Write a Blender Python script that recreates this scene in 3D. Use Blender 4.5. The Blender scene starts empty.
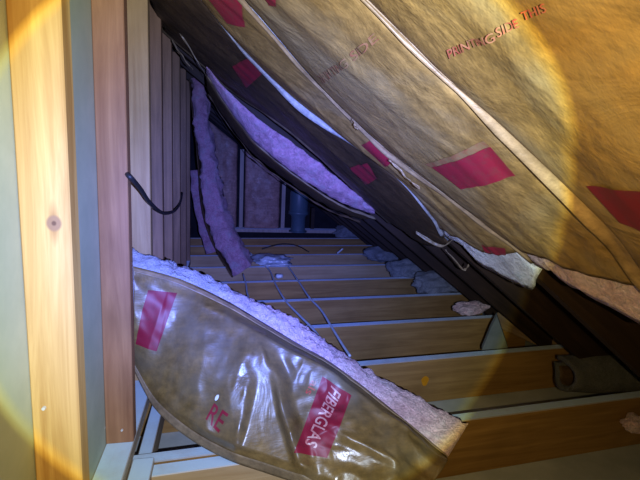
import bpy, bmesh, math, random
from mathutils import Vector, Matrix, noise
random.seed(7)
scn = bpy.context.scene
COL = scn.collection
R = math.radians

# ------------------------------------------------------------------ camera
# X runs across the crawl space (knee wall -> eave), Y into the depth, Z up; z = 0 is the top of the joists
FPX, HC = 440.0, 0.731
yaw, pitch, roll = R(12.99), R(9.48), R(2.84)
_f = Vector((math.sin(yaw)*math.cos(pitch), math.cos(yaw)*math.cos(pitch), -math.sin(pitch)))
_r = Vector((math.cos(yaw), -math.sin(yaw), 0))
_d = _f.cross(_r)
CR = _r*math.cos(roll) - _d*math.sin(roll)
CD = _r*math.sin(roll) + _d*math.cos(roll)
CF = _f
CAM = Vector((0, 0, HC))
cd = bpy.data.cameras.new('camera'); cam = bpy.data.objects.new('camera', cd); COL.objects.link(cam)
cd.sensor_width = 36; cd.lens = FPX/640*36; cd.clip_start = .01; cd.clip_end = 50
m = Matrix((CR, -CD, -CF)).transposed().to_4x4(); m.translation = CAM
cam.matrix_world = m
scn.camera = cam

# ------------------------------------------------------------------ world, flashlight, exposure
w = bpy.data.worlds.new('world'); scn.world = w; w.use_nodes = True
w.node_tree.nodes['Background'].inputs[0].default_value = (.30, .36, .60, 1)
w.node_tree.nodes['Background'].inputs[1].default_value = .004
scn.view_settings.view_transform = 'Standard'; scn.view_settings.look = 'None'
scn.view_settings.exposure = 0.0; scn.view_settings.gamma = 1; scn.view_settings.use_curve_mapping = False

LP = Vector((.039, -.071, .73))                       # hand torch beside the camera
ay, ap = R(4.39), R(-8.26)
LA = Vector((math.sin(ay)*math.cos(ap), math.cos(ay)*math.cos(ap), math.sin(ap)))
ld = bpy.data.lights.new('flashlight', 'SPOT'); lo = bpy.data.objects.new('flashlight', ld); COL.objects.link(lo)
lo.location = LP; lo.rotation_euler = LA.to_track_quat('-Z', 'Y').to_euler()
ld.spot_size = R(165); ld.spot_blend = .5; ld.shadow_soft_size = 0; ld.energy = 360
ld.use_nodes = True
nt = ld.node_tree; em = nt.nodes['Emission']
tc = nt.nodes.new('ShaderNodeTexCoord')
sx = nt.nodes.new('ShaderNodeSeparateXYZ'); nt.links.new(tc.outputs['Normal'], sx.inputs[0])
ab = nt.nodes.new('ShaderNodeMath'); ab.operation = 'ABSOLUTE'; nt.links.new(sx.outputs[2], ab.inputs[0])
ac = nt.nodes.new('ShaderNodeMath'); ac.operation = 'ARCCOSINE'; nt.links.new(ab.outputs[0], ac.inputs[0])
mu = nt.nodes.new('ShaderNodeMath'); mu.operation = 'MULTIPLY'; mu.inputs[1].default_value = 57.2958/64
nt.links.new(ac.outputs[0], mu.inputs[0])
rp = nt.nodes.new('ShaderNodeValToRGB'); nt.links.new(mu.outputs[0], rp.inputs[0])
BEAM = [(0, (.21, .26, 1.0)), (8, (.19, .255, 1.0)), (14, (.15, .22, .82)), (20, (.13, .18, .45)), (25.5, (.125, .15, .24)),
        (31.0, (.12, .135, .12)), (31.7, (.165, .16, .075)), (32.1, (.125, .10, .028)), (32.5, (.062, .045, .018)), (45, (.038, .027, .011)), (64, (.02, .015, .007))]
while len(rp.color_ramp.elements) < len(BEAM): rp.color_ramp.elements.new(.5)
for e, (a, c) in zip(rp.color_ramp.elements, BEAM): e.position = a/64
for e, (a, c) in zip(rp.color_ramp.elements, BEAM): e.color = (*c, 1)
nt.links.new(rp.outputs[0], em.inputs[0]); em.inputs[1].default_value = 1

# ------------------------------------------------------------------ pixel helpers (a pixel gives a direction only)
def ray(u, v): return CR*((u-320)/FPX) + CD*((v-240)/FPX) + CF
def on_y(u, v, y): d = ray(u, v); return CAM + d*(y/d.y)
def on_x(u, v, x): d = ray(u, v); return CAM + d*(x/d.x)
def on_z(u, v, z): d = ray(u, v); return CAM + d*((z-HC)/d.z)
def proj(p):
    q = p - CAM; k = q.dot(CF); return 320+FPX*q.dot(CR)/k, 240+FPX*q.dot(CD)/k
def n3(p, s=1.0, seed=0): return noise.noise(Vector((p[0]*s+seed*7.3, p[1]*s-seed*3.1, p[2]*s+seed*1.7)))
def fbm(p, s, seed=0, o=3):
    return sum(n3(p, s*2**i, seed+i)/2**i for i in range(o))
def sstep(a, b, x):
    t = max(0, min(1, (x-a)/(b-a))); return t*t*(3-2*t)
def curve(pts):
    """smooth interpolation through (t, value) pairs"""
    def f(t):
        if t <= pts[0][0]: return pts[0][1]
        if t >= pts[-1][0]: return pts[-1][1]
        for i in range(len(pts)-1):
            if t <= pts[i+1][0]:
                t0, p1 = pts[i]; t1, p2 = pts[i+1]
                p0 = pts[max(0, i-1)][1]; p3 = pts[min(len(pts)-1, i+2)][1]
                x = (t-t0)/(t1-t0)
                return p1 + (p2-p0)*(.5*x) + (p0*2-p1*5+p2*4-p3)*(.5*x*x) + (p1*3-p0-p2*3+p3)*(.5*x**3)
    return f

# ------------------------------------------------------------------ materials
def mat(name):
    m = bpy.data.materials.new(name); m.use_nodes = True
    return m, m.node_tree, m.node_tree.nodes['Principled BSDF']
def N(nt, t, **k):
    n = nt.nodes.new(t)
    for a, b in k.items(): setattr(n, a, b)
    return n
def ramp(nt, src, stops):
    r = N(nt, 'ShaderNodeValToRGB'); nt.links.new(src, r.inputs[0])
    while len(r.color_ramp.elements) < len(stops): r.color_ramp.elements.new(.5)
    for e, (p, c) in zip(r.color_ramp.elements, stops): e.position = p
    for e, (p, c) in zip(r.color_ramp.elements, stops): e.color = (*c, 1)
    return r.outputs[0]
def mix(nt, fac, a, b, mode='MIX'):
    n = N(nt, 'ShaderNodeMix', data_type='RGBA', blend_type=mode)
    for i, v in ((0, fac), (6, a), (7, b)):
        if isinstance(v, (int, float)): n.inputs[i].default_value = v
        elif isinstance(v, tuple): n.inputs[i].default_value = (*v, 1)
        else: nt.links.new(v, n.inputs[i])
    return n.outputs[2]
def tex(nt, scale, stretch=(1, 1, 1), detail=4, rough=.6, vec=None, dist=0):
    if vec is None: vec = N(nt, 'ShaderNodeTexCoord').outputs['Object']
    mp = N(nt, 'ShaderNodeMapping'); mp.inputs['Scale'].default_value = stretch
    nt.links.new(vec, mp.inputs[0])
    n = N(nt, 'ShaderNodeTexNoise'); n.inputs['Scale'].default_value = scale
    n.inputs['Detail'].default_value = detail; n.inputs['Roughness'].default_value = rough; n.inputs['Distortion'].default_value = dist
    nt.links.new(mp.outputs[0], n.inputs[0]); return n.outputs[0]
def math_(nt, op, a, b=None, clamp=False):
    n = N(nt, 'ShaderNodeMath', operation=op, use_clamp=clamp)
    for i, v in ((0, a), (1, b)):
        if v is None: continue
        if isinstance(v, (int, float)): n.inputs[i].default_value = v
        else: nt.links.new(v, n.inputs[i])
    return n.outputs[0]
def bump(nt, b, h, s=.3, d=.01):
    n = N(nt, 'ShaderNodeBump'); n.inputs['Strength'].default_value = s; n.inputs['Distance'].default_value = d
    nt.links.new(h, n.inputs['Height']); nt.links.new(n.outputs[0], b.inputs['Normal'])
def rnd_vec(nt):
    """object coordinates shifted by a per-object random so that boards differ"""
    tc = N(nt, 'ShaderNodeTexCoord'); oi = N(nt, 'ShaderNodeObjectInfo')
    c = N(nt, 'ShaderNodeVectorMath', operation='ADD'); s = N(nt, 'ShaderNodeVectorMath', operation='SCALE')
    cb = N(nt, 'ShaderNodeCombineXYZ'); cb.inputs[0].default_value = cb.inputs[1].default_value = cb.inputs[2].default_value = 1
    nt.links.new(cb.outputs[0], s.inputs[0]); sc = math_(nt, 'MULTIPLY', oi.outputs['Random'], 17.)
    nt.links.new(sc, s.inputs['Scale']); nt.links.new(tc.outputs['Object'], c.inputs[0]); nt.links.new(s.outputs[0], c.inputs[1])
    return c.outputs[0], oi.outputs['Random'], tc.outputs['Object']

def wood(name, light, dark, axis=2, dust=None, dust_amt=.9, rough=.65, knot=None, stain=.35):
    m, nt, b = mat(name)
    v, rnd, obj = rnd_vec(nt)
    st = [22., 22., 22.]; st[axis] = 1.3
    g = tex(nt, 1.6, tuple(st), 5, .65, v, .6)
    c = ramp(nt, g, [(.32, dark), (.52, tuple(.45*a+.55*d for a, d in zip(dark, light))), (.66, light)])
    blot = tex(nt, 3.5, (1, 1, 1), 3, .6, v)
    c = mix(nt, math_(nt, 'MULTIPLY', ramp(nt, blot, [(.45, (0, 0, 0)), (.7, (1, 1, 1))]), stain), c, tuple(x*.5 for x in dark))
    if knot:
        (ka, kb, kr, ia, ib) = knot
        sp = N(nt, 'ShaderNodeSeparateXYZ'); nt.links.new(obj, sp.inputs[0])
        dx = math_(nt, 'SUBTRACT', sp.outputs[ia], ka); dz = math_(nt, 'SUBTRACT', sp.outputs[ib], kb)
        def rad(kx, kz):
            return math_(nt, 'SQRT', math_(nt, 'ADD', math_(nt, 'POWER', math_(nt, 'MULTIPLY', dx, 1/kx), 2), math_(nt, 'POWER', math_(nt, 'MULTIPLY', dz, 1/kz), 2)))
        c = mix(nt, ramp(nt, rad(kr*.7, kr*3.2), [(.3, (.75,)*3), (1, (0,)*3)]), c, (.33, .15, .05))
        c = mix(nt, ramp(nt, rad(kr, kr*1.15), [(.72, (1,)*3), (1, (0,)*3)]), c, (.30, .17, .09))
        c = mix(nt, ramp(nt, rad(kr*.35, kr*.4), [(.5, (1,)*3), (1, (0,)*3)]), c, (.14, .07, .04))
    if dust:
        ge = N(nt, 'ShaderNodeNewGeometry'); s2 = N(nt, 'ShaderNodeSeparateXYZ'); nt.links.new(ge.outputs['Normal'], s2.inputs[0])
        up = ramp(nt, s2.outputs[2], [(.6, (0,)*3), (.9, (1,)*3)])
        dn = ramp(nt, tex(nt, 9, (1, 1, 1), 4, .7, v), [(.3, (.75,)*3), (.55, (1,)*3)])
        dm = math_(nt, 'MULTIPLY', math_(nt, 'MULTIPLY', up, dn), dust_amt); c = mix(nt, dm, c, dust)
        nt.links.new(math_(nt, 'MULTIPLY', dm, .5), b.inputs['Sheen Weight']); b.inputs['Sheen Roughness'].default_value = .45
    nt.links.new(c, b.inputs['Base Color']); b.inputs['Roughness'].default_value = rough
    b.inputs['Specular IOR Level'].default_value = .3
    bump(nt, b, g, .25, .004)
    return m
DUST = (.58, .80, 1.0)
M = {}
M['stud_y'] = wood('stud_yellow_pine', (.66, .43, .16), (.40, .21, .06), 2, knot=(-.223, .636, .011, 0, 2), stain=.15)
M['stud_r'] = wood('stud_red_brown', (.42, .21, .10), (.25, .11, .05), 2)
M['stud_t'] = wood('stud_tan', (.54, .35, .16), (.36, .21, .085), 2)
M['stud_b'] = wood('stud_brown', (.30, .165, .085), (.16, .085, .042), 2)
M['plate'] = wood('plate_wood', (.55, .42, .28), (.35, .25, .15), 1, dust=DUST)
M['joist'] = wood('joist_wood', (.42, .24, .075), (.24, .125, .035), 0, dust=DUST)
M['joist_p'] = wood('joist_pale_wood', (.52, .36, .19), (.38, .24, .11), 0, dust=DUST)
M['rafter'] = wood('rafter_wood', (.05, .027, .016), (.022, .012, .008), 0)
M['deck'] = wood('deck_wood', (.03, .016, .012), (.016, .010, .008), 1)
M['block'] = wood('block_wood', (.30, .20, .11), (.18, .11, .06), 0)
M['backwood'] = wood('back_stud_wood', (.60, .50, .42), (.42, .34, .28), 2, dust=DUST)

def simple(name, c1, c2, scale, rough=.8, stretch=(1, 1, 1), bs=.2, bd=.003, spec=.2, lo=.35, hi=.65):
    m, nt, b = mat(name)
    n = tex(nt, scale, stretch, 5, .65)
    nt.links.new(ramp(nt, n, [(lo, c1), (hi, c2)]), b.inputs['Base Color'])
    b.inputs['Roughness'].default_value = rough; b.inputs['Specular IOR Level'].default_value = spec
    bump(nt, b, n, bs, bd); return m
M['drywall'] = simple('drywall_paper', (.40, .46, .38), (.50, .55, .46), 5)
M['ceilboard'] = simple('ceiling_board', (.42, .45, .43), (.56, .58, .55), 6)
M['wedge'] = simple('grey_board', (.16, .18, .18), (.24, .26, .26), 9)
M['unlit'] = simple('unlit_black', (.012, .011, .013), (.022, .02, .024), 12)  # near-black colour painted in for the unlit void at the far end

def kraft(name, light, dark, rough=.42, streak=0, spec=.45, grey=None, bs=.35, wr=1.0):
    m, nt, b = mat(name)
    v, rnd, obj = rnd_vec(nt)
    a = tex(nt, 5, (1, 1, 1), 6, .68, v, .4)
    c = ramp(nt, a, [(.30, dark), (.62, light)])
    st = [55., 55., 55.]; st[streak] = 5.
    s = tex(nt, 1., tuple(st), 4, .7, v)
    c = mix(nt, .55, c, ramp(nt, s, [(.3, (.55,)*3), (.7, (1.3,)*3)]), 'MULTIPLY')
    c = mix(nt, .6, c, ramp(nt, tex(nt, 48, (1, 1, 1), 5, .75, v), [(.32, (.55,)*3), (.68, (1.35,)*3)]), 'MULTIPLY')
    if grey:
        gtx = tex(nt, 3.2, (1, 1, 1), 4, .6, v, .5)
        c = mix(nt, ramp(nt, gtx, [(.46, (0,)*3), (.66, (.75,)*3)]), c, grey)
    nt.links.new(c, b.inputs['Base Color'])
    rr = ramp(nt, tex(nt, 14, (1, 1, 1), 3, .6, v), [(.3, (rough-.08,)*3), (.7, (rough+.15,)*3)])
    nt.links.new(rr, b.inputs['Roughness']); b.inputs['Specular IOR Level'].default_value = spec
    h = math_(nt, 'ADD', math_(nt, 'MULTIPLY', tex(nt, 9, (1, 1, 1), 4, .55, v, 1.2), wr), math_(nt, 'MULTIPLY', s, .25))
    bump(nt, b, h, bs, .02)
    return m
M['kraft'] = kraft('kraft_facing', (.37, .22, .065), (.20, .112, .03), grey=(.34, .255, .13), rough=.5, spec=.3)
M['kraft_fg'] = kraft('kraft_facing_wrinkled', (.23, .145, .045), (.10, .06, .018), rough=.36, spec=.65, grey=(.17, .14, .09), bs=.16)
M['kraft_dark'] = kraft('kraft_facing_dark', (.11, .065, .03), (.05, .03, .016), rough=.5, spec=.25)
M['kraft_back'] = kraft('kraft_facing_back', (.55, .32, .26), (.34, .19, .16), rough=.45, wr=1.6)
M['flange'] = kraft('kraft_flange', (.42, .28, .135), (.22, .13, .055), rough=.42, bs=.2)
M['flange_t'] = kraft('kraft_flange_tan', (.36, .25, .13), (.22, .145, .07), rough=.42, bs=.2)
M['flange_s'] = kraft('kraft_flange_glare', (.55, .52, .48), (.36, .33, .30), rough=.3, spec=.7, bs=.2)  # pale grey colour carries the glare on the glossy fold
M['flange_d'] = kraft('kraft_flange_dull', (.24, .17, .09), (.13, .09, .05), rough=.45, bs=.2)

def fibre(name, c1, c2, c3, bs=.9):
    m, nt, b = mat(name)
    v, rnd, obj = rnd_vec(nt)
    a = tex(nt, 16, (1, 1, 1), 6, .7, v, .8); h = tex(nt, 60, (1, 1, 1), 6, .75, v, 1.5)
    c = ramp(nt, a, [(.3, c1), (.5, c2), (.7, c3)])
    c = mix(nt, .6, c, ramp(nt, h, [(.32, (.30,)*3), (.6, (1.2,)*3)]), 'MULTIPLY')
    nt.links.new(c, b.inputs['Base Color']); b.inputs['Roughness'].default_value = 1; b.inputs['Specular IOR Level'].default_value = .05
    b.inputs['Sheen Weight'].default_value = .25
    bump(nt, b, math_(nt, 'ADD', h, a), bs, .012); return m
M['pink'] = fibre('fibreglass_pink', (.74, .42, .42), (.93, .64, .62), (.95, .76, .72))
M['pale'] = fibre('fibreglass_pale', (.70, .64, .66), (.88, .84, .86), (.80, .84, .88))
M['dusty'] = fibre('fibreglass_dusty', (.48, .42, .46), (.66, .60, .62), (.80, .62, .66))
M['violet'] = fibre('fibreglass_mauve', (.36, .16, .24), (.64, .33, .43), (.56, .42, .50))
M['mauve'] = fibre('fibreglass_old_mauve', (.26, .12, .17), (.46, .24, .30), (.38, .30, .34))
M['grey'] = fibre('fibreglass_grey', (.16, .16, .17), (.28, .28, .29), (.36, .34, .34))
M['rollgrey'] = fibre('fibreglass_shaded', (.07, .07, .065), (.12, .12, .115), (.16, .15, .14))  # grey fibreglass with the dimness outside the beam put into its colour
def ink(name, col, worn, thr=.5, rough=.4, spec=.5):
    m, nt, b = mat(name)
    n = tex(nt, 38, (1, 1, 1), 5, .7)
    nt.links.new(ramp(nt, n, [(thr, col), (thr+.22, worn)]), b.inputs['Base Color'])
    b.inputs['Roughness'].default_value = rough; b.inputs['Specular IOR Level'].default_value = spec
    return m
M['red'] = ink('red_ink', (.34, .016, .035), (.25, .04, .04))
M['red_dark'] = ink('red_ink_shaded', (.20, .012, .018), (.13, .03, .02))  # red ink darkened in colour for the weak light outside the beam ring
M['red_fg'] = ink('red_ink_gloss', (.24, .012, .028), (.17, .02, .03), rough=.45, spec=.35)
M['red_worn'] = ink('red_ink_worn', (.46, .07, .05), (.40, .22, .11), .42)
M['red_faint'] = ink('red_ink_faint', (.34, .10, .05), (.32, .19, .08), .35)
M['white_ink'] = ink('pale_lettering', (.56, .34, .30), (.48, .10, .11), .45)
def plain(name, c, rough=.5, spec=.4):
    m, nt, b = mat(name); n = tex(nt, 30); nt.links.new(ramp(nt, n, [(.3, tuple(x*.8 for x in c)), (.7, c)]), b.inputs['Base Color'])
    b.inputs['Roughness'].default_value = rough; b.inputs['Specular IOR Level'].default_value = spec; return m
M['cable'] = plain('cable_grey', (.72, .78, .84)); M['cord'] = plain('cord_black', (.02, .02, .022))
M['white'] = plain('white_plastic', (.85, .87, .86)); M['duct'] = plain('duct_metal', (.10, .16, .20), .45, .5)
M['bag'] = plain('clear_plastic', (.62, .68, .75), .2, .8); M['nail'] = plain('nail_steel', (.6, .6, .58), .35, .8)
M['orange'] = plain('orange_resin', (.70, .28, .01), .4, .4)

# ------------------------------------------------------------------ mesh helpers
def link(name, me, mt, parent=None):
    o = bpy.data.objects.new(name, me); COL.objects.link(o)
    if mt: me.materials.append(mt)
    if parent: o.parent = parent
    return o
def pyd(name, vs, fs, mt, parent=None, smooth=True):
    me = bpy.data.meshes.new(name); me.from_pydata([tuple(v) for v in vs], [], fs); me.update()
    if smooth: me.polygons.foreach_set('use_smooth', [True]*len(me.polygons))
    return link(name, me, mt, parent)
def empty(name, loc=(0, 0, 0)):
    o = bpy.data.objects.new(name, None); COL.objects.link(o); o.location = loc; o.empty_display_size = .05; return o
def tag(o, label, cat, group=None, kind=None):
    o['label'] = label; o['category'] = cat
    if group: o['group'] = group
    if kind: o['kind'] = kind
    return o
def box(name, lo, hi, mt, parent=None, bev=.002, rotz=0, pivot=None, rough=0):
    """bevelled board, origin at world zero unless rotated about a pivot"""
    bm = bmesh.new(); bmesh.ops.create_cube(bm, size=1)
    for v in bm.verts: v.co = Vector([(lo[i]+hi[i])/2 + v.co[i]*(hi[i]-lo[i]) for i in range(3)])
    if bev: bmesh.ops.bevel(bm, geom=bm.edges[:], offset=bev, segments=1, affect='EDGES')
    me = bpy.data.meshes.new(name); bm.to_mesh(me); bm.free()
    o = link(name, me, mt, parent)
    if rotz: o.rotation_euler.z = rotz
    if pivot: o.location = pivot
    return o
def grid(nu, nv, f):
    vs = [f(i/nu, j/nv) for i in range(nu+1) for j in range(nv+1)]
    fs = [(i*(nv+1)+j, i*(nv+1)+j+1, (i+1)*(nv+1)+j+1, (i+1)*(nv+1)+j) for i in range(nu) for j in range(nv)]
    return vs, fs
def sheet(name, nu, nv, f, mt, parent=None, thick=0):
    """surface f(u,v), given a thin back side so that it is a real sheet"""
    vs, fs = grid(nu, nv, f)
    o = pyd(name, vs, fs, mt, parent)
    if thick:
        md = o.modifiers.new('thickness', 'SOLIDIFY'); md.thickness = thick; md.offset = 0
    return o
def tube(name, pts, r, mt, parent=None, sides=8, sub=6):
    c = curve([(i, Vector(p)) for i, p in enumerate(pts)]); n = (len(pts)-1)*sub
    P = [c(i/sub) for i in range(n+1)]; vs = []; fs = []
    for i, p in enumerate(P):
        t = (P[min(n, i+1)]-P[max(0, i-1)]).normalized(); a = t.orthogonal() if abs(t.z) > .95 else t.cross(Vector((0, 0, 1)))
        a.normalize(); b = t.cross(a)
        for k in range(sides):
            q = 2*math.pi*k/sides; vs.append(p + a*(r*math.cos(q)) + b*(r*math.sin(q)))
    for i in range(n):
        for k in range(sides): fs.append((i*sides+k, i*sides+(k+1) % sides, (i+1)*sides+(k+1) % sides, (i+1)*sides+k))
    fs.append(tuple(range(sides))[::-1]); fs.append(tuple(n*sides+k for k in range(sides)))
    return pyd(name, vs, fs, mt, parent)
def loft(name, rings, mt, parent=None, amp=.008, freq=30, seed=0, push=None):
    """closed body from rings of points, with a ragged fibrous surface"""
    n = len(rings[0]); vs = []; fs = []
    for ring in rings:
        c = sum(ring, Vector())/n
        for p in ring:
            d = (p-c).normalized(); k = fbm(p, freq, seed)*amp + abs(n3(p, freq*3.1, seed+9))*amp*.6
            vs.append(p + d*k)
    for i in range(len(rings)-1):
        for k in range(n): fs.append((i*n+k, i*n+(k+1) % n, (i+1)*n+(k+1) % n, (i+1)*n+k))
    for base, flip in ((0, True), ((len(rings)-1)*n, False)):
        c = sum((vs[base+k] for k in range(n)), Vector())/n; vs.append(c); ci = len(vs)-1
        for k in range(n):
            t = (base+k, base+(k+1) % n, ci); fs.append(t[::-1] if flip else t)
    return pyd(name, vs, fs, mt, parent)
def rect_ring(c, ax, ay_, nx, ny, sq=.25):
    """rounded rectangle ring of points around c with half axes ax, ay_"""
    pts = []
    for i in range(nx): pts.append((-1+2*i/nx, -1))
    for i in range(ny): pts.append((1, -1+2*i/ny))
    for i in range(nx): pts.append((1-2*i/nx, 1))
    for i in range(ny): pts.append((-1, 1-2*i/ny))
    out = []
    for x, y in pts:
        k = 1 - sq*max(0, (abs(x)+abs(y)-1))**2*.6
        out.append(c + ax*(x*k) + ay_*(y*k))
    return out
def text_pts(body, align='CENTER'):
    cu = bpy.data.curves.new('lettering', 'FONT'); cu.body = body; cu.align_x = 'LEFT'; cu.resolution_u = 3; cu.offset = .010
    ob = bpy.data.objects.new('lettering', cu)
    me = bpy.data.meshes.new_from_object(ob)
    bm = bmesh.new(); bm.from_mesh(me); bmesh.ops.triangulate(bm, faces=bm.faces[:])
    for _ in range(2):
        L = [e for e in bm.edges if e.calc_length() > .16]
        if L: bmesh.ops.subdivide_edges(bm, edges=L, cuts=1); bmesh.ops.triangulate(bm, faces=bm.faces[:])
    vs = [v.co.copy() for v in bm.verts]; fs = [tuple(v.index for v in f.verts) for f in bm.faces]
    bm.free(); bpy.data.objects.remove(ob); bpy.data.curves.remove(cu); bpy.data.meshes.remove(me)
    x0 = min(v.x for v in vs); x1 = max(v.x for v in vs); y0 = min(v.y for v in vs); y1 = max(v.y for v in vs)
    return [((v.x-x0)/(x1-x0), (v.y-y0)/(y1-y0)) for v in vs], fs
def quad_map(c, a, b):
    """corners c[0]=(0,0) c[1]=(1,0) c[2]=(1,1) c[3]=(0,1) as 2-tuples"""
    return tuple(c[0][i]*(1-a)*(1-b)+c[1][i]*a*(1-b)+c[2][i]*a*b+c[3][i]*(1-a)*b for i in (0, 1))
def print_block(name, surf, c, mt, parent, off=.0035, nu=14, nv=10, rag=.0):
    def f(a, b):
        if rag: a += rag*n3((a*9, b*9, 1.5), 1); b += rag*n3((a*9, b*9, 7.5), 1)
        u, v = quad_map(c, a, b); return surf(u, v, off)
    vs, fs = grid(nu, nv, f); return pyd(name, vs, fs, mt, parent)
def print_text(name, surf, body, c, mt, parent, off=.0045):
    p, fs = text_pts(body)
    return pyd(name, [surf(*quad_map(c, a, b), off) for a, b in p], fs, mt, parent, False)
def clump(name, c, rad, mt, parent=None, amp=.35, freq=18, seed=0, sub=4, rot=0, tilt=0):
    bm = bmesh.new(); bmesh.ops.create_icosphere(bm, subdivisions=sub, radius=1)
    E = Matrix.Rotation(rot, 3, 'Z') @ Matrix.Rotation(tilt, 3, 'Y')
    for v in bm.verts:
        d = v.co.copy(); k = 1 + amp*fbm(d, 1.6, seed, 4) + amp*.35*abs(n3(d, 9, seed))
        v.co = E @ Vector([d[i]*k*rad[i] for i in range(3)])
    me = bpy.data.meshes.new(name); bm.to_mesh(me); bm.free()
    me.polygons.foreach_set('use_smooth', [True]*len(me.polygons))
    o = link(name, me, mt, parent); o.location = c; return o

# ------------------------------------------------------------------ floor: ceiling boards of the room below, joists on top
SK = .065; SKA = math.atan(SK)
floor = box('floor', (-1.0, -.3, -.198), (2.0, 5.2, -.185), M['ceilboard'], bev=0)
tag(floor, 'grey ceiling board lying under and between the wooden joists', 'floor', kind='structure')
for k in range(-1, 9):
    d = 1.076 + .406*k
    o = box('joist', (-.34, -.038, -.185), (1.62, 0, 0), M['joist_p'] if k in (5, 6) else M['joist'], floor, .0025, SKA + random.uniform(-.002, .002), (0, d, 0))
o = box('joist', (-.34, -.085, -.185), (.34, -.042, -.004), M['joist_p'], floor, .002, SKA, (0, 1.076, 0)); o['label'] = 'short doubled joist with a dusty top'
kn = pyd('resin_stain', *(lambda c: ([c + Vector((.016*math.cos(a)*(1+.15*math.sin(3*a)), 0, .021*math.sin(a))) for a in [i*math.pi/9 for i in range(18)]], [tuple(range(18))]))(Vector((0, 0, 0))), M['orange'], floor, False)
p = ray(425, 381); t = (1.482-.040)/(p.y-SK*p.x); kn.location = CAM + p*t; kn.rotation_euler.z = SKA; kn['label'] = 'orange resin stain on a joist face'

# ------------------------------------------------------------------ knee wall on the left
XW = -.202; XD = -.266
wall = box('wall_left', (XD-.013, -.25, -.02), (XD, 3.18, 1.30), M['drywall'], bev=0)
tag(wall, 'knee wall of grey-green drywall backs with exposed timber studs', 'wall', kind='structure')
studs = [(.262, 'stud_t'), (.665, 'stud_y'), (1.058, 'stud_r'), (1.38, 'stud_t'), (1.665, 'stud_b'), (1.99, 'stud_b'), (2.37, 'stud_b'), (2.77, 'stud_b'), (3.12, 'stud_b')]
for y, mm in studs:
    o = box('stud', (XD+.0005, y, .038), (XW, y+.038, 1.06-.75*XD-.012), M[mm], wall, .002)
    if mm == 'stud_y': o['label'] = 'bright yellow pine stud with a knot'
    if mm == 'stud_r': o['label'] = 'reddish-brown stud'
box('bottom_plate', (XD+.0005, -.25, 0), (XW, 3.18, .038), M['plate'], wall, .002)
box('nailer_board', (XW+.003, .2, -.05), (-.150, 1.03, .012), M['plate'], wall, .002)
box('nailer_board', (XW+.003, 1.09, -.09), (-.165, 1.40, -.02), M['plate'], wall, .002)
for (u, v, y) in ((44, 408, .664), (122, 430, 1.057), (104, 428, 1.057)):
    p = on_y(u, v, y); bm = bmesh.new(); bmesh.ops.create_cone(bm, segments=10, radius1=.003, radius2=.0025, depth=.006, cap_ends=True)
    bm.transform(Matrix.Rotation(R(90), 4, 'X')); me = bpy.data.meshes.new('nail_head'); bm.to_mesh(me); bm.free()
    o = link('nail_head', me, M['nail'], wall); o.location = p
# ------------------------------------------------------------------ roof slope: rafters and boards
def zr(x): return 1.06 - .75*x
NRM = Vector((-.6, 0, -.8))              # roof underside, facing down into the space
SLOPE = math.atan2(-.75, 1)
roof = empty('ceiling', (0, 0, zr(0))); roof.rotation_euler.y = -SLOPE
tag(roof, 'sloping underside of the roof with dark boards on rafters', 'roof', kind='structure')
# in the roof's own frame: X down the slope, Z away from the room
X0, X1 = -.6, 2.15
i = 0; x = X0
while x < X1:
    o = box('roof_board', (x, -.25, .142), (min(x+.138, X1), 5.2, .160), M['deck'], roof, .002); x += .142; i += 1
for k in range(-1, 12):
    y = .525 + .406*k
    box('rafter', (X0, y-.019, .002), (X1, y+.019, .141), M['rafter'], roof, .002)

# ------------------------------------------------------------------ back wall
yb = 4.76
back = box('wall_back', (-.9, yb+.10, -.185), (2.0, yb+.12, 1.75), M['unlit'], bev=0)
tag(back, 'end wall coloured black to stand for the unlit void, with a few studs', 'wall', kind='structure')
for u in (241, 283, 313):
    p = on_y(u, 215, yb); box('stud', (p.x-.02, yb, .04), (p.x+.02, yb+.089, zr(p.x)-.03), M['backwood'] if u < 300 else M['rafter'], back, .002)
box('bottom_plate', (-.15, yb-.05, 0), (1.36, yb+.09, .034), M['backwood'], back, .002)

# ------------------------------------------------------------------ insulation batts in the roof
def roof_px(surf, u, v):
    """where the line of sight through a pixel meets a batt face"""
    d = ray(u, v); drop = 0.0
    for _ in range(12):
        t = (1.06 - drop - HC)/(d.z + .75*d.x); p = CAM + d*t
        xs = p.x + .48*drop; q = surf(xs, p.y); drop = (1.06 - (q.z + .75*q.x))
    return xs, p.y
def edge_fn(surf, ya, yb_, pts):
    L = []
    for q in pts:
        x, y = roof_px(surf, *q); L.append(((y-ya(x))/(yb_(x)-ya(x)), x))
    L.sort(); return curve(L)
def batt_surface(x0, x1, ya, yb_, sag, seed, rip=.006, xe=None):
    """x along the slope, y across it: returns surf(x, y, off) and the grid function"""
    def surf(x, y, off=0.0):
        a, b = ya(x), yb_(x); t = max(0, min(1, (y-a)/(b-a)))
        s = sag(x)*(4*t*(1-t))**.75
        r = rip*(fbm((x*1.2, y*7, seed), 2.2, seed) + .35*n3((x*3, y*30, seed), 1, seed+4))*min(1, 6*t*(1-t)+.15)
        return Vector((x, y, zr(x))) + NRM*(s + r + .004 + off)
    def gf(u, v):
        y0 = ya(x0); xx1 = x1
        if xe: xx1 = xe(v)
        x = x0 + (xx1-x0)*u
        return surf(x, ya(x)+(yb_(x)-ya(x))*v)
    return surf, gf
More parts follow.
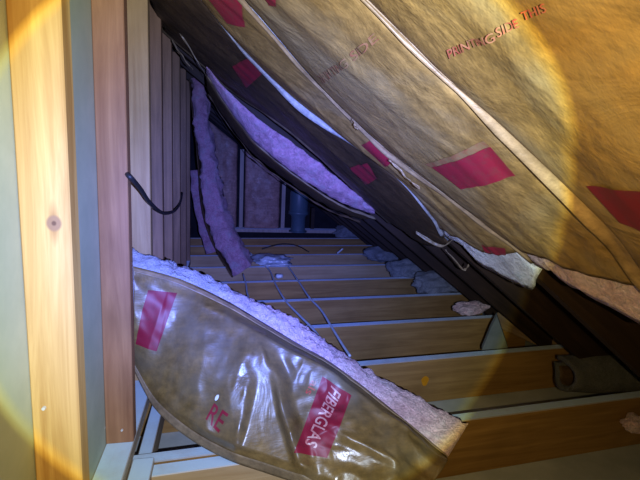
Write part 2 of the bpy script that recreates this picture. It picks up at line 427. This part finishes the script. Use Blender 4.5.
def roof_batt(label, x0, x1, ya, yb_, sag, seed, facing, glass, xe=None, xg=None, pe=None, pg=None, nu=90, nv=26, group=None, thick=.10):
    root = empty('insulation_batt', (x0, (ya(x0)+yb_(x0))/2, zr(x0)))
    tag(root, label, 'insulation', 'insulation batts between the rafters')
    inv = Vector(root.location)
    surf, gf = batt_surface(x0, x1, ya, yb_, sag, seed, xe=xe)
    if pe:
        xe = edge_fn(surf, ya, yb_, pe); xg = edge_fn(surf, ya, yb_, pg)
        surf, gf = batt_surface(x0, x1, ya, yb_, sag, seed, xe=xe)
    s2 = lambda x, y, off=0.: surf(x, y, off) - inv
    o = sheet('kraft_facing', nu, nv, lambda u, v: gf(u, v)-inv, facing, root, .0012)
    # fibreglass body above the facing, running a little past its torn lower end
    rings = []
    n = 60
    for i in range(n+1):
        u = i/n; ring = []
        for j in range(17):
            v = j/16; xx1 = (xg(v) if xg else (xe(v) if xe else x1)-.005)
            x = x0 + (xx1-x0)*u; y = ya(x)+(yb_(x)-ya(x))*(.03+.94*v)
            over = max(0, x-((xe(v) if xe else x1)))
            p = surf(x, y, -.007 + (over*.2 if xg else 0)); ring.append(p-inv)
        for j in range(9):
            v = 1-j/8; xx1 = (xg(v) if xg else (xe(v) if xe else x1)-.005)
            x = x0+(xx1-x0)*u; y = ya(x)+(yb_(x)-ya(x))*(.06+.88*v)
            ring.append(Vector((x, y, zr(x))) + NRM*(-thick) - inv)
        rings.append(ring)
    loft('fiberglass', rings, glass, root, .006, 30, seed)
    return root, s2, surf, inv
def flange(parent, inv, surf, yc, x0, x1, w0, mt, seed, drop=.006, lift=.012, name='stapling_flange', n=70, lab=None):
    """paper flange lapped over a rafter: strip along y = yc(x) with a curled free edge"""
    def f(u, v):
        x = x0+(x1-x0)*u; wv = w0(x) if callable(w0) else w0
        y = yc(x) + (v-.5)*wv + .004*n3((x*6, seed, 0), 1, seed)
        lf = lift(x) if callable(lift) else lift
        curl = lf*(max(0, v-.35)/.65)**1.6*(1+.8*n3((x*9, seed, 2), 1, seed)) + .004*n3((x*14, v*2, seed), 1, seed)
        return Vector((x, y, zr(x))) + NRM*(drop + curl) - inv
    o = sheet(name, n, 5, f, mt, parent, .001)
    if lab: o['label'] = lab
    return o
cB = curve([(-.4, .545), (.17, .545), (.28, .537), (.34, .520), (.44, .506), (.52, .501), (.62, .52), (.95, .525)])
cA = curve([(-.4, .80), (-.1, .85), (.045, .885), (.2, .962), (.32, .985), (.41, .957), (.585, .865), (.68, .82), (.9, .82)])
cC = curve([(-.4, .98), (-.2, 1.03), (-.04, 1.107), (.044, 1.19), (.16, 1.222), (.31, 1.172), (.458, 1.10), (.60, 1.17), (.71, 1.28), (.95, 1.33)])
cD = curve([(-.4, 1.95), (-.03, 1.93), (.02, 1.97), (.26, 1.745), (.48, 1.77), (.65, 1.85), (.95, 1.9)])
K = lambda v: (lambda x: v)
L_ = lambda *p: curve(list(p))

# batt nearest the camera, upper right
def rpx(sf, *c): return [roof_px(sf, *q) for q in c]
b1, s1, sf1, iv1 = roof_batt('brown kraft-faced batt at the upper right corner, nearest the camera', -.205, 1.0, K(.13), lambda x: cB(x)-.006, K(.016), 1, M['kraft'], M['pink'])
for body, q in (('PRINTING', ((452, 56), (499, 37), (496, 28), (449, 47))), ('SIDE', ((501, 34), (523, 23), (520, 14), (498, 25))), ('THIS', ((527, 17), (551, 7), (548, -2), (524, 8)))):
    print_text('red_lettering', s1, body, rpx(sf1, *q), M['red_worn'], b1)
print_block('red_print', s1, rpx(sf1, (588, 184), (660, 190), (672, 240), (622, 221)), M['red_dark'], b1)
flange(b1, iv1, sf1, lambda x: cB(x)-.006, -.35, .98, L_((-.3, .004), (.15, .005), (.30, .006), (.36, .016), (.42, .013), (.50, .022), (.62, .022), (.98, .02)), M['flange'], 3, drop=.006, lift=L_((-.3, .003), (.3, .004), (.36, .012), (.5, .010), (.98, .01)), lab='pale torn paper flange along the rafter')
# second batt: red block and pink lower end
b2, s2_, sf2, iv2 = roof_batt('kraft-faced batt with a red printed block and a pink torn lower end', -.205, .66, lambda x: cB(x)+.006, lambda x: cA(x)-.006, K(.018), 2, M['kraft'], M['pink'],
    pe=((536, 256), (553, 262), (570, 270), (600, 278), (640, 286)), pg=((538, 260), (552, 271), (565, 280), (595, 296), (650, 320)))
print_block('red_print', s2_, rpx(sf2, (433, 166), (492, 145), (517, 174), (462, 188)), M['red'], b2)
print_block('red_print', s2_, rpx(sf2, (426, 163), (485, 139), (491, 145), (432, 166)), M['red_faint'], b2)
print_text('red_lettering', s2_, 'PRINTING SIDE', rpx(sf2, (325, 82), (381, 37), (376, 30), (319, 74)), M['red_faint'], b2)
print_block('red_print', s2_, rpx(sf2, (266, -4), (277, -4), (278, 5), (270, 4)), M['red'], b2)
print_block('red_print', s2_, rpx(sf2, (468, 84), (480, 82), (486, 92), (474, 92)), M['red_faint'], b2)
flange(b2, iv2, sf2, lambda x: cA(x), -.35, .68, L_((-.3, .010), (.2, .011), (.4, .014), (.7, .02)), M['flange'], 5, drop=.006, lift=.005)
# third batt: narrow strip with a pale end flap
b3, s3, sf3, iv3 = roof_batt('narrow kraft-faced batt with a pale ragged flap at its lower end', -.205, .69, lambda x: cA(x)+.006, lambda x: cC(x)-.004, K(.014), 3, M['kraft'], M['pale'],
    pe=((462, 239), (478, 250), (495, 254), (520, 253), (545, 262)), pg=((463, 246), (476, 258), (492, 268), (516, 279), (538, 285), (548, 272)))
print_block('red_print', s3, rpx(sf3, (206, -6), (242, -6), (246, 26), (228, 22)), M['red'], b3)
print_block('red_print', s3, rpx(sf3, (362, 144), (373, 138), (396, 158), (386, 166)), M['red'], b3)
print_block('red_print', s3, rpx(sf3, (482, 244), (506, 247), (507, 254), (487, 252)), M['red'], b3)
flange(b3, iv3, sf3, lambda x: cC(x)-.010, -.35, .70, L_((-.3, .010), (.02, .010), (.06, .03), (.2, .035), (.35, .025), (.5, .015), (.74, .012)), M['flange_s'], 8, drop=.006,
       lift=L_((-.3, .003), (.02, .004), (.07, .010), (.2, .014), (.33, .011), (.48, .006), (.74, .005)), lab='creased paper flange, its glare painted silvery')
# fourth batt: dark
e4 = L_((0, .74), (.5, .80), (1, .72))
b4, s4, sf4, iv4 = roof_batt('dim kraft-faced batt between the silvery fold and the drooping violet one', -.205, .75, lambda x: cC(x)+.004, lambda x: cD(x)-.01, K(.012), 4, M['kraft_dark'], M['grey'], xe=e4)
print_block('red_print', s4, rpx(sf4, (233, 66), (250, 56), (264, 72), (247, 87)), M['red'], b4)
print_block('red_print', s4, rpx(sf4, (352, 166), (368, 162), (378, 178), (366, 184)), M['red'], b4)
flange(b4, iv4, sf4, lambda x: cD(x)-.015, -.3, .75, .03, M['flange_d'], 12, drop=.004, lift=.004)

# fifth batt: droops, its fibreglass edge faces the camera
root5 = tag(empty('insulation_batt', (.3, 1.95, zr(.3))), 'drooping batt whose thick violet fibreglass edge hangs below the roof slope', 'insulation', 'insulation batts between the rafters')
iv5 = Vector(root5.location)
topE = curve([(i, Vector(p)) for i, p in enumerate([on_y(207, 66, 1.85), on_y(224, 87, 1.85), on_y(258, 119, 1.80), on_y(291, 142, 1.78), on_y(325, 168, 1.78), on_y(352, 190, 1.80), on_y(374, 209, 1.84)])])
botE = curve([(i, Vector(p)) for i, p in enumerate([on_y(206, 72, 1.92), on_y(223, 99, 1.90), on_y(252, 137, 1.88), on_y(281, 162, 1.86), on_y(314, 186, 1.86), on_y(345, 204, 1.87), on_y(373, 214, 1.88)])])
rings = []
for i in range(91):
    s = i/90*6; a = topE(s); b = botE(s); bk = Vector((0, .34, .02)); ring = []
    for j in range(11):
        t = j/10; ring.append(a.lerp(b, t) - Vector((0, .018*math.sin(math.pi*t), 0)) - iv5)
    for j in range(1, 8): ring.append(b + bk*(j/7) - iv5)
    for j in range(6): ring.append((b+bk).lerp(a+bk, (j+1)/6) - iv5)
    for j in range(1, 6): ring.append((a+bk).lerp(a, j/6) - iv5)
    rings.append(ring)
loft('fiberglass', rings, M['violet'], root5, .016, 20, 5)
def f5(u, v):
    b = botE(u*6); return b + Vector((0, -.008+.36*v, -.012 - .03*math.sin(math.pi*v) + .006*n3((u*20, v*4, 1), 1))) - iv5
sheet('kraft_facing', 60, 12, f5, M['kraft_dark'], root5, .0015)
sheet('stapling_flange', 60, 3, lambda u, v: botE(u*6) + Vector((.012*v, -.012, -.010 - .014*v + .006*n3((u*16, v, 4), 1))) - iv5, M['flange_d'], root5, .001)
sheet('stapling_flange', 60, 3, lambda u, v: botE(u*6) + Vector((.012*v, .20, -.055 - .012*v + .010*n3((u*16, v, 4), 1))) - iv5, M['kraft_dark'], root5, .001)

# ------------------------------------------------------------------ hanging batt in the middle distance
def hanging(label, path, ax, ay_, seed, glass, nx=8, ny=8, taper=None, facing=True, amp=.018):
    root = tag(empty('hanging_batt', path[-1]), label, 'insulation'); iv = Vector(path[-1])
    c = curve([(i, Vector(p)) for i, p in enumerate(path)]); n = (len(path)-1)*12; rings = []
    left = []
    for i in range(n+1):
        s = i/12; p = c(s); t = (c(min(s+.05, len(path)-1))-c(max(0, s-.05))).normalized()
        yv = Vector((.15, 1, 0)).normalized(); xv = yv.cross(t).normalized()
        if xv.x < 0: xv = -xv
        k = taper(i/n) if taper else 1
        rings.append(rect_ring(p-iv, xv*(ax*k), yv*ay_*k, nx, ny)); left.append((p-iv-xv*(ax*k+.007), yv*ay_*k, xv))
    loft('fiberglass', rings, glass, root, amp*1.5, 15, seed)
    if facing:
        def f(u, v):
            i = min(n, int(round(u*n))); p, yv, xv = left[i]
            return p + yv*(1.06*(2*v-1)) + xv*(.004*n3((u*12, v*5, seed), 1))
        sheet('kraft_facing', n, 8, f, M['kraft_dark'], root, .0015)
    return root
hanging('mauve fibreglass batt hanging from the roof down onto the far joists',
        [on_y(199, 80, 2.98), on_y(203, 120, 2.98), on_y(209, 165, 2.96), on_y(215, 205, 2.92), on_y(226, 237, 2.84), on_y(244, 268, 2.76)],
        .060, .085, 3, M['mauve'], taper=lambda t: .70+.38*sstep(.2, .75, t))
hanging('thin dark strip of batt leaning behind the hanging mauve batt',
        [on_y(196, 170, 3.42), on_y(200, 205, 3.40), on_y(206, 230, 3.36), on_y(212, 252, 3.30)], .042, .05, 6, M['mauve'], facing=False, amp=.006)

# ------------------------------------------------------------------ batts in the back wall
for (u0, u1, lab) in ((200, 238, 'brown kraft-faced batt in the end wall bay behind the hanging batt'), (243, 281, 'brown kraft-faced batt in the end wall bay between two pale studs')):
    a, b = on_y(u0, 200, yb).x+.018, on_y(u1, 200, yb).x-.012
    root = tag(empty('wall_batt', ((a+b)/2, yb, .034)), lab, 'insulation', 'batts in the end wall'); iv = Vector(root.location)
    f = lambda u, v: Vector((a+(b-a)*v, yb+.012-.035*(4*v*(1-v))**.6 + .018*fbm((u*3, v*2, u0), 1.4, 3), .04 + (zr(a+(b-a)*v)-.06)*u)) - iv
    sheet('kraft_facing', 40, 20, f, M['kraft_back'], root, .0015)
    rings = [[f(i/12, .03+.94*j/10)+Vector((0, .008, 0)) for j in range(11)] + [Vector((f(i/12, 1-j/6).x*.96, .085, f(i/12, 1-j/6).z)) for j in range(7)] for i in range(13)]
    loft('fiberglass', rings, M['violet'], root, .003, 20, 2)

# ------------------------------------------------------------------ duct at the end wall
dp = on_y(298, 226, yb-.20); dp.z = 0.036
root = tag(empty('vent_duct', dp), 'dark blue-grey round duct standing in front of the end wall', 'duct')
def lathe(name, prof, mt, parent, seg=24):
    vs = [Vector((r*math.cos(2*math.pi*k/seg), r*math.sin(2*math.pi*k/seg), z)) for r, z in prof for k in range(seg)]
    fs = [(i*seg+k, i*seg+(k+1) % seg, (i+1)*seg+(k+1) % seg, (i+1)*seg+k) for i in range(len(prof)-1) for k in range(seg)]
    return pyd(name, vs, fs, mt, parent)
lathe('pipe', [(.075, 0), (.075, .16), (.098, .20), (.098, .40), (.090, .43)], M['duct'], root)
lathe('collar', [(.100, .185), (.106, .19), (.106, .215), (.100, .22)], M['duct'], root)
lathe('base_ring', [(.076, .0), (.095, .0), (.095, .012), (.076, .014)], M['duct'], root)

# ------------------------------------------------------------------ foreground batt: kraft face to the camera, one end tucked behind a stud
TP = [(133, 266, 1.22), (180, 279, 1.25), (225, 300, 1.24), (262, 322, 1.215), (300, 345, 1.17), (328, 361, 1.13), (362, 386, 1.07), (405, 421, .995), (447, 456, .925)]
BP = [(133, 366, 1.20), (150, 398, 1.16), (170, 420, 1.11), (198, 441, 1.065), (232, 459, 1.02), (268, 472, .97), (305, 486, .915), (350, 510, .845), (392, 545, .775)]
KP = [(132, 251, 1.30), (187, 269, 1.335), (225, 286, 1.33), (262, 304, 1.30), (298, 321, 1.26), (325, 341, 1.22), (365, 368, 1.16), (415, 396, 1.08), (469, 423, .985)]
Tc = curve([(i, on_y(*p)) for i, p in enumerate(TP)]); Bc = curve([(i, on_y(*p)) for i, p in enumerate(BP)]); Kc = curve([(i, on_y(*p)) for i, p in enumerate(KP)])
root_f = tag(empty('fallen_insulation_batt', (.05, 1.06, 0)), 'long fallen batt across the near joists, brown kraft face with red print toward us', 'insulation')
ivf = Vector(root_f.location)
def fg_raw(u, v):
    s = u*8; a = Tc(s); b = Bc(s); p = a.lerp(b, v)
    n = (Tc(min(8, s+.1))-Tc(max(0, s-.1))).cross(b-a).normalized()
    if n.y > 0: n = -n
    return p, n
def ridge(u, v, u0, v0, u1, v1, wl, wr, h):
    """sharp fold along the segment (u0,v0)-(u1,v1), fading at both ends"""
    du, dv = u1-u0, v1-v0; L = math.hypot(du, dv)
    t = ((u-u0)*du+(v-v0)*dv)/(L*L); s = ((u-u0)*dv-(v-v0)*du)/L
    fade = sstep(-.12, .15, t)*(1-sstep(.85, 1.12, t))
    k = max(0, 1-abs(s)/(wr if s > 0 else wl)); return h*fade*k**1.3
FOLDS = [(.80, .25, .70, .70, .06, .05, .010), (.90, .50, .76, .55, .05, .06, .010),
         (.86, .2, .93, .75, .05, .05, .010), (.22, .2, .30, .8, .10, .12, .010), (.36, .15, .40, .6, .05, .07, .007), (.10, .1, .06, .8, .05, .05, .006)]
def wedge(u, v):
    """one large buckle: rises from the left to a flat facet, then falls off steeply"""
    k = max(0, v-.16); ul = .40+.13*k; ur = ul+.004+.27*k; H = .052
    if u < ul: return H*max(0, u-.10)/(ul-.10)
    if u < ur: return H
    f = .036*sstep(.10, .35, v)
    return (H - f*sstep(ur, ur+.075, u))*(1-sstep(ur+.02, 1.02, u)*.8)
def fg(u, v, off=0.0):
    p, n = fg_raw(u, v)
    bulge = .030*math.sin(math.pi*v)*(.5+.5*math.sin(math.pi*u))
    r = sum(ridge(u, v, *f) for f in FOLDS)
    r += (.007+.004*u)*fbm((u*5, v*2.2, 3), 1.3, 2) + .011*(1-2*abs(n3((u*3.6, v*1.7, 8), 1.6, 6)))*(.15+u) + .005*(1-2*abs(n3((u*8, v*4, 3), 1.6, 2)))*(.2+u)
    r += wedge(u, v)
    e = min(1, 8*v, 8*(1-v)+.2)
    d = bulge + r
    k = max(0, v-.16); ul = .40+.13*k; ur = ul+.004+.27*k
    mk = sstep(ul-.015, ul+.02, u)*(1-sstep(ur-.02, ur+.006, u))*sstep(.17, .26, v)*(1-.7*sstep(.90, 1, v))
    if mk > 0:
        flat = .088 - .06*(u-.45) - .078*(v-.2) + .05*(v-.2)**2 + .0012*fbm((u*9, v*4, 5), 1.5, 3)
        d += (flat-d)*mk
    return p + n*(d*e + .003 + off) - ivf
sheet('kraft_facing', 220, 70, fg, M['kraft_fg'], root_f, .0012)
rings = []
for i in range(171):
    u = i/170; s = u*8; a, n = fg_raw(u, .0); b = Bc(s); k = Kc(s); ring = []
    kb = k-a
    wv = .92
    for j in range(15): ring.append(a.lerp(k, j/14) + Vector((0, 0, .012*math.sin(math.pi*j/14))) - ivf)            # top band of fluffy fibreglass
    for j in range(1, 10): ring.append(k.lerp(b+kb*.7, j/9*wv) - ivf)
    for j in range(1, 6): ring.append((k.lerp(b+kb*.7, wv)).lerp(a.lerp(b, wv), j/6) - ivf)
    for j in range(9): ring.append(a.lerp(b, wv*(1-j/9)) - ivf - n*.004)
    rings.append(ring)
def fgmat():
    m = fibre('fibreglass_foreground', (.74, .46, .50), (.95, .66, .69), (.98, .80, .80), 1.0)
    nt = m.node_tree; b = nt.nodes['Principled BSDF']; src = b.inputs['Base Color'].links[0].from_socket
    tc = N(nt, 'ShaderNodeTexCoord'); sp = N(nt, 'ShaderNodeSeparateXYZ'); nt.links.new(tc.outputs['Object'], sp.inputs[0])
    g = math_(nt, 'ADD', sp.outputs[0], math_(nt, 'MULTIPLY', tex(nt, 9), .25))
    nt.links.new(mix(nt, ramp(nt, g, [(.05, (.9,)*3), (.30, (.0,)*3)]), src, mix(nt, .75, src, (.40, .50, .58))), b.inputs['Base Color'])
    return m
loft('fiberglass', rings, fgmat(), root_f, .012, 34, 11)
o = sheet('stapling_flange', 200, 4, lambda u, v: fg(u, .010+.040*v, .003+.003*v*(1+n3((u*30, v, 1), 1))) , M['flange_t'], root_f, .001); o['label'] = 'folded paper flange along the top edge'
o = sheet('stapling_flange', 200, 4, lambda u, v: fg(u, .955+.06*v, .003+.006*v), M['flange_d'], root_f, .001); o['label'] = 'folded paper flange along the lower edge'
# find (u,v) of a pixel on the face
GR = [(i/80, j/50, proj(fg(i/80, j/50)+ivf)) for i in range(81) for j in range(51)]
def uv(px, py): q = min(GR, key=lambda g: (g[2][0]-px)**2+(g[2][1]-py)**2); return q[0], q[1]
def uvq(*c): return [uv(*p) for p in c]
print_block('red_print', fg, uvq((323, 377), (352, 397), (325, 457), (294, 452)), M['red_fg'], root_f, .0015, 40, 60)
print_block('red_print', fg, uvq((149, 291), (176, 292), (156, 352), (136, 344)), M['red_fg'], root_f, .0015, 30, 40)
print_text('pale_lettering', fg, 'FIBERGLAS', uvq((330, 386), (306, 444), (316, 449), (342, 395)), M['white_ink'], root_f, .0025)
print_text('red_lettering', fg, 'als', uvq((312, 381), (304, 394), (310, 397), (320, 384)), M['red_worn'], root_f, .0025)
print_text('red_lettering', fg, 'RE', uvq((205, 420), (218, 433), (229, 416), (213, 404)), M['red_fg'], root_f, .0025)
u_, v_ = uv(218, 399)
o = pyd('white_spot', [fg(u_+.008*math.cos(a)*.7, v_+.022*math.sin(a), .003) for a in [i*math.pi/8 for i in range(16)]], [tuple(range(16))], M['white'], root_f, False)

# ------------------------------------------------------------------ cables and cord
def cable(label, pts, r, mt, name='cable', cat='cable', grp=None):
    P = [Vector(p) for p in pts]; root = tube(name, [p-P[0] for p in P], r, mt); root.location = P[0]; return tag(root, label, cat, grp)
cable('grey cable lying across the joists, left of the pair', [on_z(u, v, .006) for u, v in ((249, 252), (262, 263), (270, 271), (275, 283), (285, 300), (300, 316), (314, 330), (322, 342))], .0055, M['cable'])
cable('grey cable lying across the joists, right of the pair, ending at the fallen batt', [on_z(u, v, .006) for u, v in ((281, 258), (290, 269), (299, 282), (309, 297), (321, 310), (331, 326), (342, 344), (350, 356))], .0055, M['cable'])
cable('short grey cable end beside the hanging mauve batt', [on_z(u, v, .006) for u, v in ((243, 274), (246, 284), (247, 292), (250, 302))], .005, M['cable'])
cable('thin black wire arching above the far joists', [on_z(u, v, z) for u, v, z in ((262, 249, .004), (272, 246, .03), (285, 244, .05), (298, 246, .04), (309, 252, .004))], .005, M['cord'], 'wire', 'wire')
cable('black cord sagging along the knee wall studs', [on_x(127, 174, -.205), on_x(131, 178, -.192), on_x(141, 190, -.19), on_x(150, 203, -.19), on_x(163, 213, -.19), on_x(174, 211, -.192), on_x(180, 203, -.195), on_x(182, 193, -.202)], .006, M['cord'], 'cord', 'cord')

# ------------------------------------------------------------------ scraps and clumps
def scrap(label, c, rad, mt, seed, name='insulation_clump', cat='insulation', grp='loose clumps along the eave', **k):
    return tag(clump(name, c, rad, mt, seed=seed, **k), label, cat, grp)
def at(u, v, z): return on_z(u, v, z)
scrap('pink scrap of fibreglass on the joist beside the eave', at(470, 308, .022), (.088, .045, .032), M['pink'], 2, name='insulation_scrap', amp=.45, rot=.1)
scrap('tan scrap of insulation between the near joists under the fallen batt', at(160, 412, -.15), (.06, .05, .03), M['pale'], 31, name='insulation_scrap', amp=.5, grp=None)
scrap('small white tuft above the grey triangular wedge by the eave', at(503, 306, .05), (.028, .035, .04), M['pale'], 5)
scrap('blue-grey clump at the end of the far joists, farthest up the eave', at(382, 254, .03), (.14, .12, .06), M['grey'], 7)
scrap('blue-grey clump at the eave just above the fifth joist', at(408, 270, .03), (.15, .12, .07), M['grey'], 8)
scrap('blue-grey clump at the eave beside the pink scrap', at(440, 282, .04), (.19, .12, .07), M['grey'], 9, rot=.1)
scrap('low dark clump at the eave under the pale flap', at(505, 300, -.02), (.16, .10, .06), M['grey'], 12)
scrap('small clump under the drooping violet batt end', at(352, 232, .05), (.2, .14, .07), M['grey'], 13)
ra, rb_ = on_y(563, 374, 1.33), on_y(672, 374, 1.30)
def roll_f(u, v):
    t = (rb_-ra).normalized(); n1 = Vector((0, -.35, 1)).normalized(); n2 = t.cross(n1)
    a = R(-60 + 335*v); rr = .060 + .012*u - .012*v + .010*n3((u*4, v*5, 2), 1)
    return ra.lerp(rb_, u) + t*(.02*n3((v*4, 1, 1), 1)) + n1*(rr*math.cos(a)) + n2*(rr*math.sin(a))*1.1 - ra
root = tag(empty('insulation_roll', ra), 'rolled grey insulation with a dark open end, stuffed between the two nearest joists', 'insulation')
o = sheet('fiberglass', 50, 40, roll_f, M['rollgrey'], root, .018)
sheet('kraft_facing', 30, 40, lambda u, v: roll_f(.02+.96*u, v)*1.0 + (ra.lerp(rb_, .02+.96*u)-ra-roll_f(.02+.96*u, v))*.24, M['kraft_dark'], root, .001)
scrap('pink scrap lying against the nearest joist at the right edge', on_y(636, 424, 1.09), (.05, .03, .024), M['pink'], 11, name='insulation_scrap', amp=.45)
tag(clump('plastic_bag', at(274, 260, .028), (.13, .13, .034), M['bag'], amp=.55, seed=21), 'crumpled pale blue plastic on the far joists beside the cables', 'bag')
# grey triangular wedge of board and a brown block at the eave
def prism(name, poly, dy, mt, label, cat):
    P = [Vector(p) for p in poly]; c = sum(P, Vector())/len(P); n = len(P)
    vs = [p-c for p in P] + [p-c+Vector(dy) for p in P]
    fs = [tuple(range(n)), tuple(range(n, 2*n))[::-1]] + [(i, i+n, (i+1) % n+n, (i+1) % n) for i in range(n)]
    o = pyd(name, vs, fs, mt, None, False); o.location = c; return tag(o, label, cat)
prism('board_offcut', [on_y(u, v, 1.66) for u, v in ((497, 316), (508, 348), (482, 350), (490, 330))], (.01, .02, .01), M['wedge'], 'grey triangular offcut of board leaning between two joists', 'board')
def beam(name, a, b, w_, h_, mt, label, cat):
    a, b = Vector(a), Vector(b); t = (b-a); L = t.length; root = box(name, (0, -w_/2, -h_/2), (L, w_/2, h_/2), mt, None, .002)
    root.location = a; root.rotation_euler = t.to_track_quat('X', 'Z').to_euler(); return tag(root, label, cat)
beam('wood_brace', on_y(496, 318, 1.95), on_y(562, 348, 1.70), .03, .075, M['block'], 'brown wooden brace lying at the eave beyond the second joist', 'wood')
# torn paper pieces hanging by the eave
def slip(label, pts, wid, mt, seed):
    c = curve([(i, Vector(p)) for i, p in enumerate(pts)]); n = len(pts)-1; o0 = Vector(pts[0])
    def f(u, v):
        return c(u*n) + Vector((0, 0, 1))*((v-.5)*wid*(.4+.6*math.sin(math.pi*min(1, u+.15)))) + Vector((.2, -.6, 0))*(.02*n3((u*5, v, seed), 1)) - o0
    o = sheet('torn_paper', 20, 4, f, mt, None, .001); o.location = o0; return tag(o, label, 'paper', 'torn paper slivers')
slip('pale torn paper sliver dangling at the end of the silvery flange', [on_y(416, 232, 1.32), on_y(428, 240, 1.30), on_y(442, 246, 1.28), on_y(452, 240, 1.25)], .012, M['flange_d'], 1)
slip('small torn paper hook below the dangling pale sliver', [on_y(446, 250, 1.34), on_y(456, 262, 1.33), on_y(464, 270, 1.32), on_y(468, 264, 1.31)], .006, M['flange_d'], 2)
slip('curled paper sliver on the rafter beside the silvery fold', [on_y(388, 160, .93), on_y(398, 168, .92), on_y(407, 178, .91), on_y(420, 189, .90)], .005, M['flange'], 3)
slip('tiny curled paper sliver higher up the rafter', [on_y(352, 118, .95), on_y(354, 124, .94), on_y(357, 130, .94)], .006, M['flange'], 4)
slip('long dark paper sliver at the top of the knee wall', [on_y(163, 8, 1.62), on_y(178, 30, 1.64), on_y(192, 52, 1.66), on_y(206, 76, 1.68)], .010, M['flange_d'], 5)
slip('thin pale paper sliver hanging beside the violet batt top', [on_y(172, 40, 1.72), on_y(182, 56, 1.72), on_y(193, 70, 1.72)], .008, M['flange_d'], 6)
# white stick and crumbs on the joists
def stick(u, v, z, L, ang, lab):
    p = on_z(u, v, z); o = box('white_stick', (-L/2, -.007, -.006), (L/2, .007, .006), M['white'], None, .003); o.location = p; o.rotation_euler = (0, -.5, ang); return tag(o, lab, 'stick')
stick(340, 251, .03, .07, .5, 'small white stick on the far joists near the eave')
tag(clump('paper_crumb', on_z(279, 276, .012), (.025, .02, .014), M['white'], amp=.5, seed=3, sub=2), 'white crumb between the two grey cables', 'crumb')
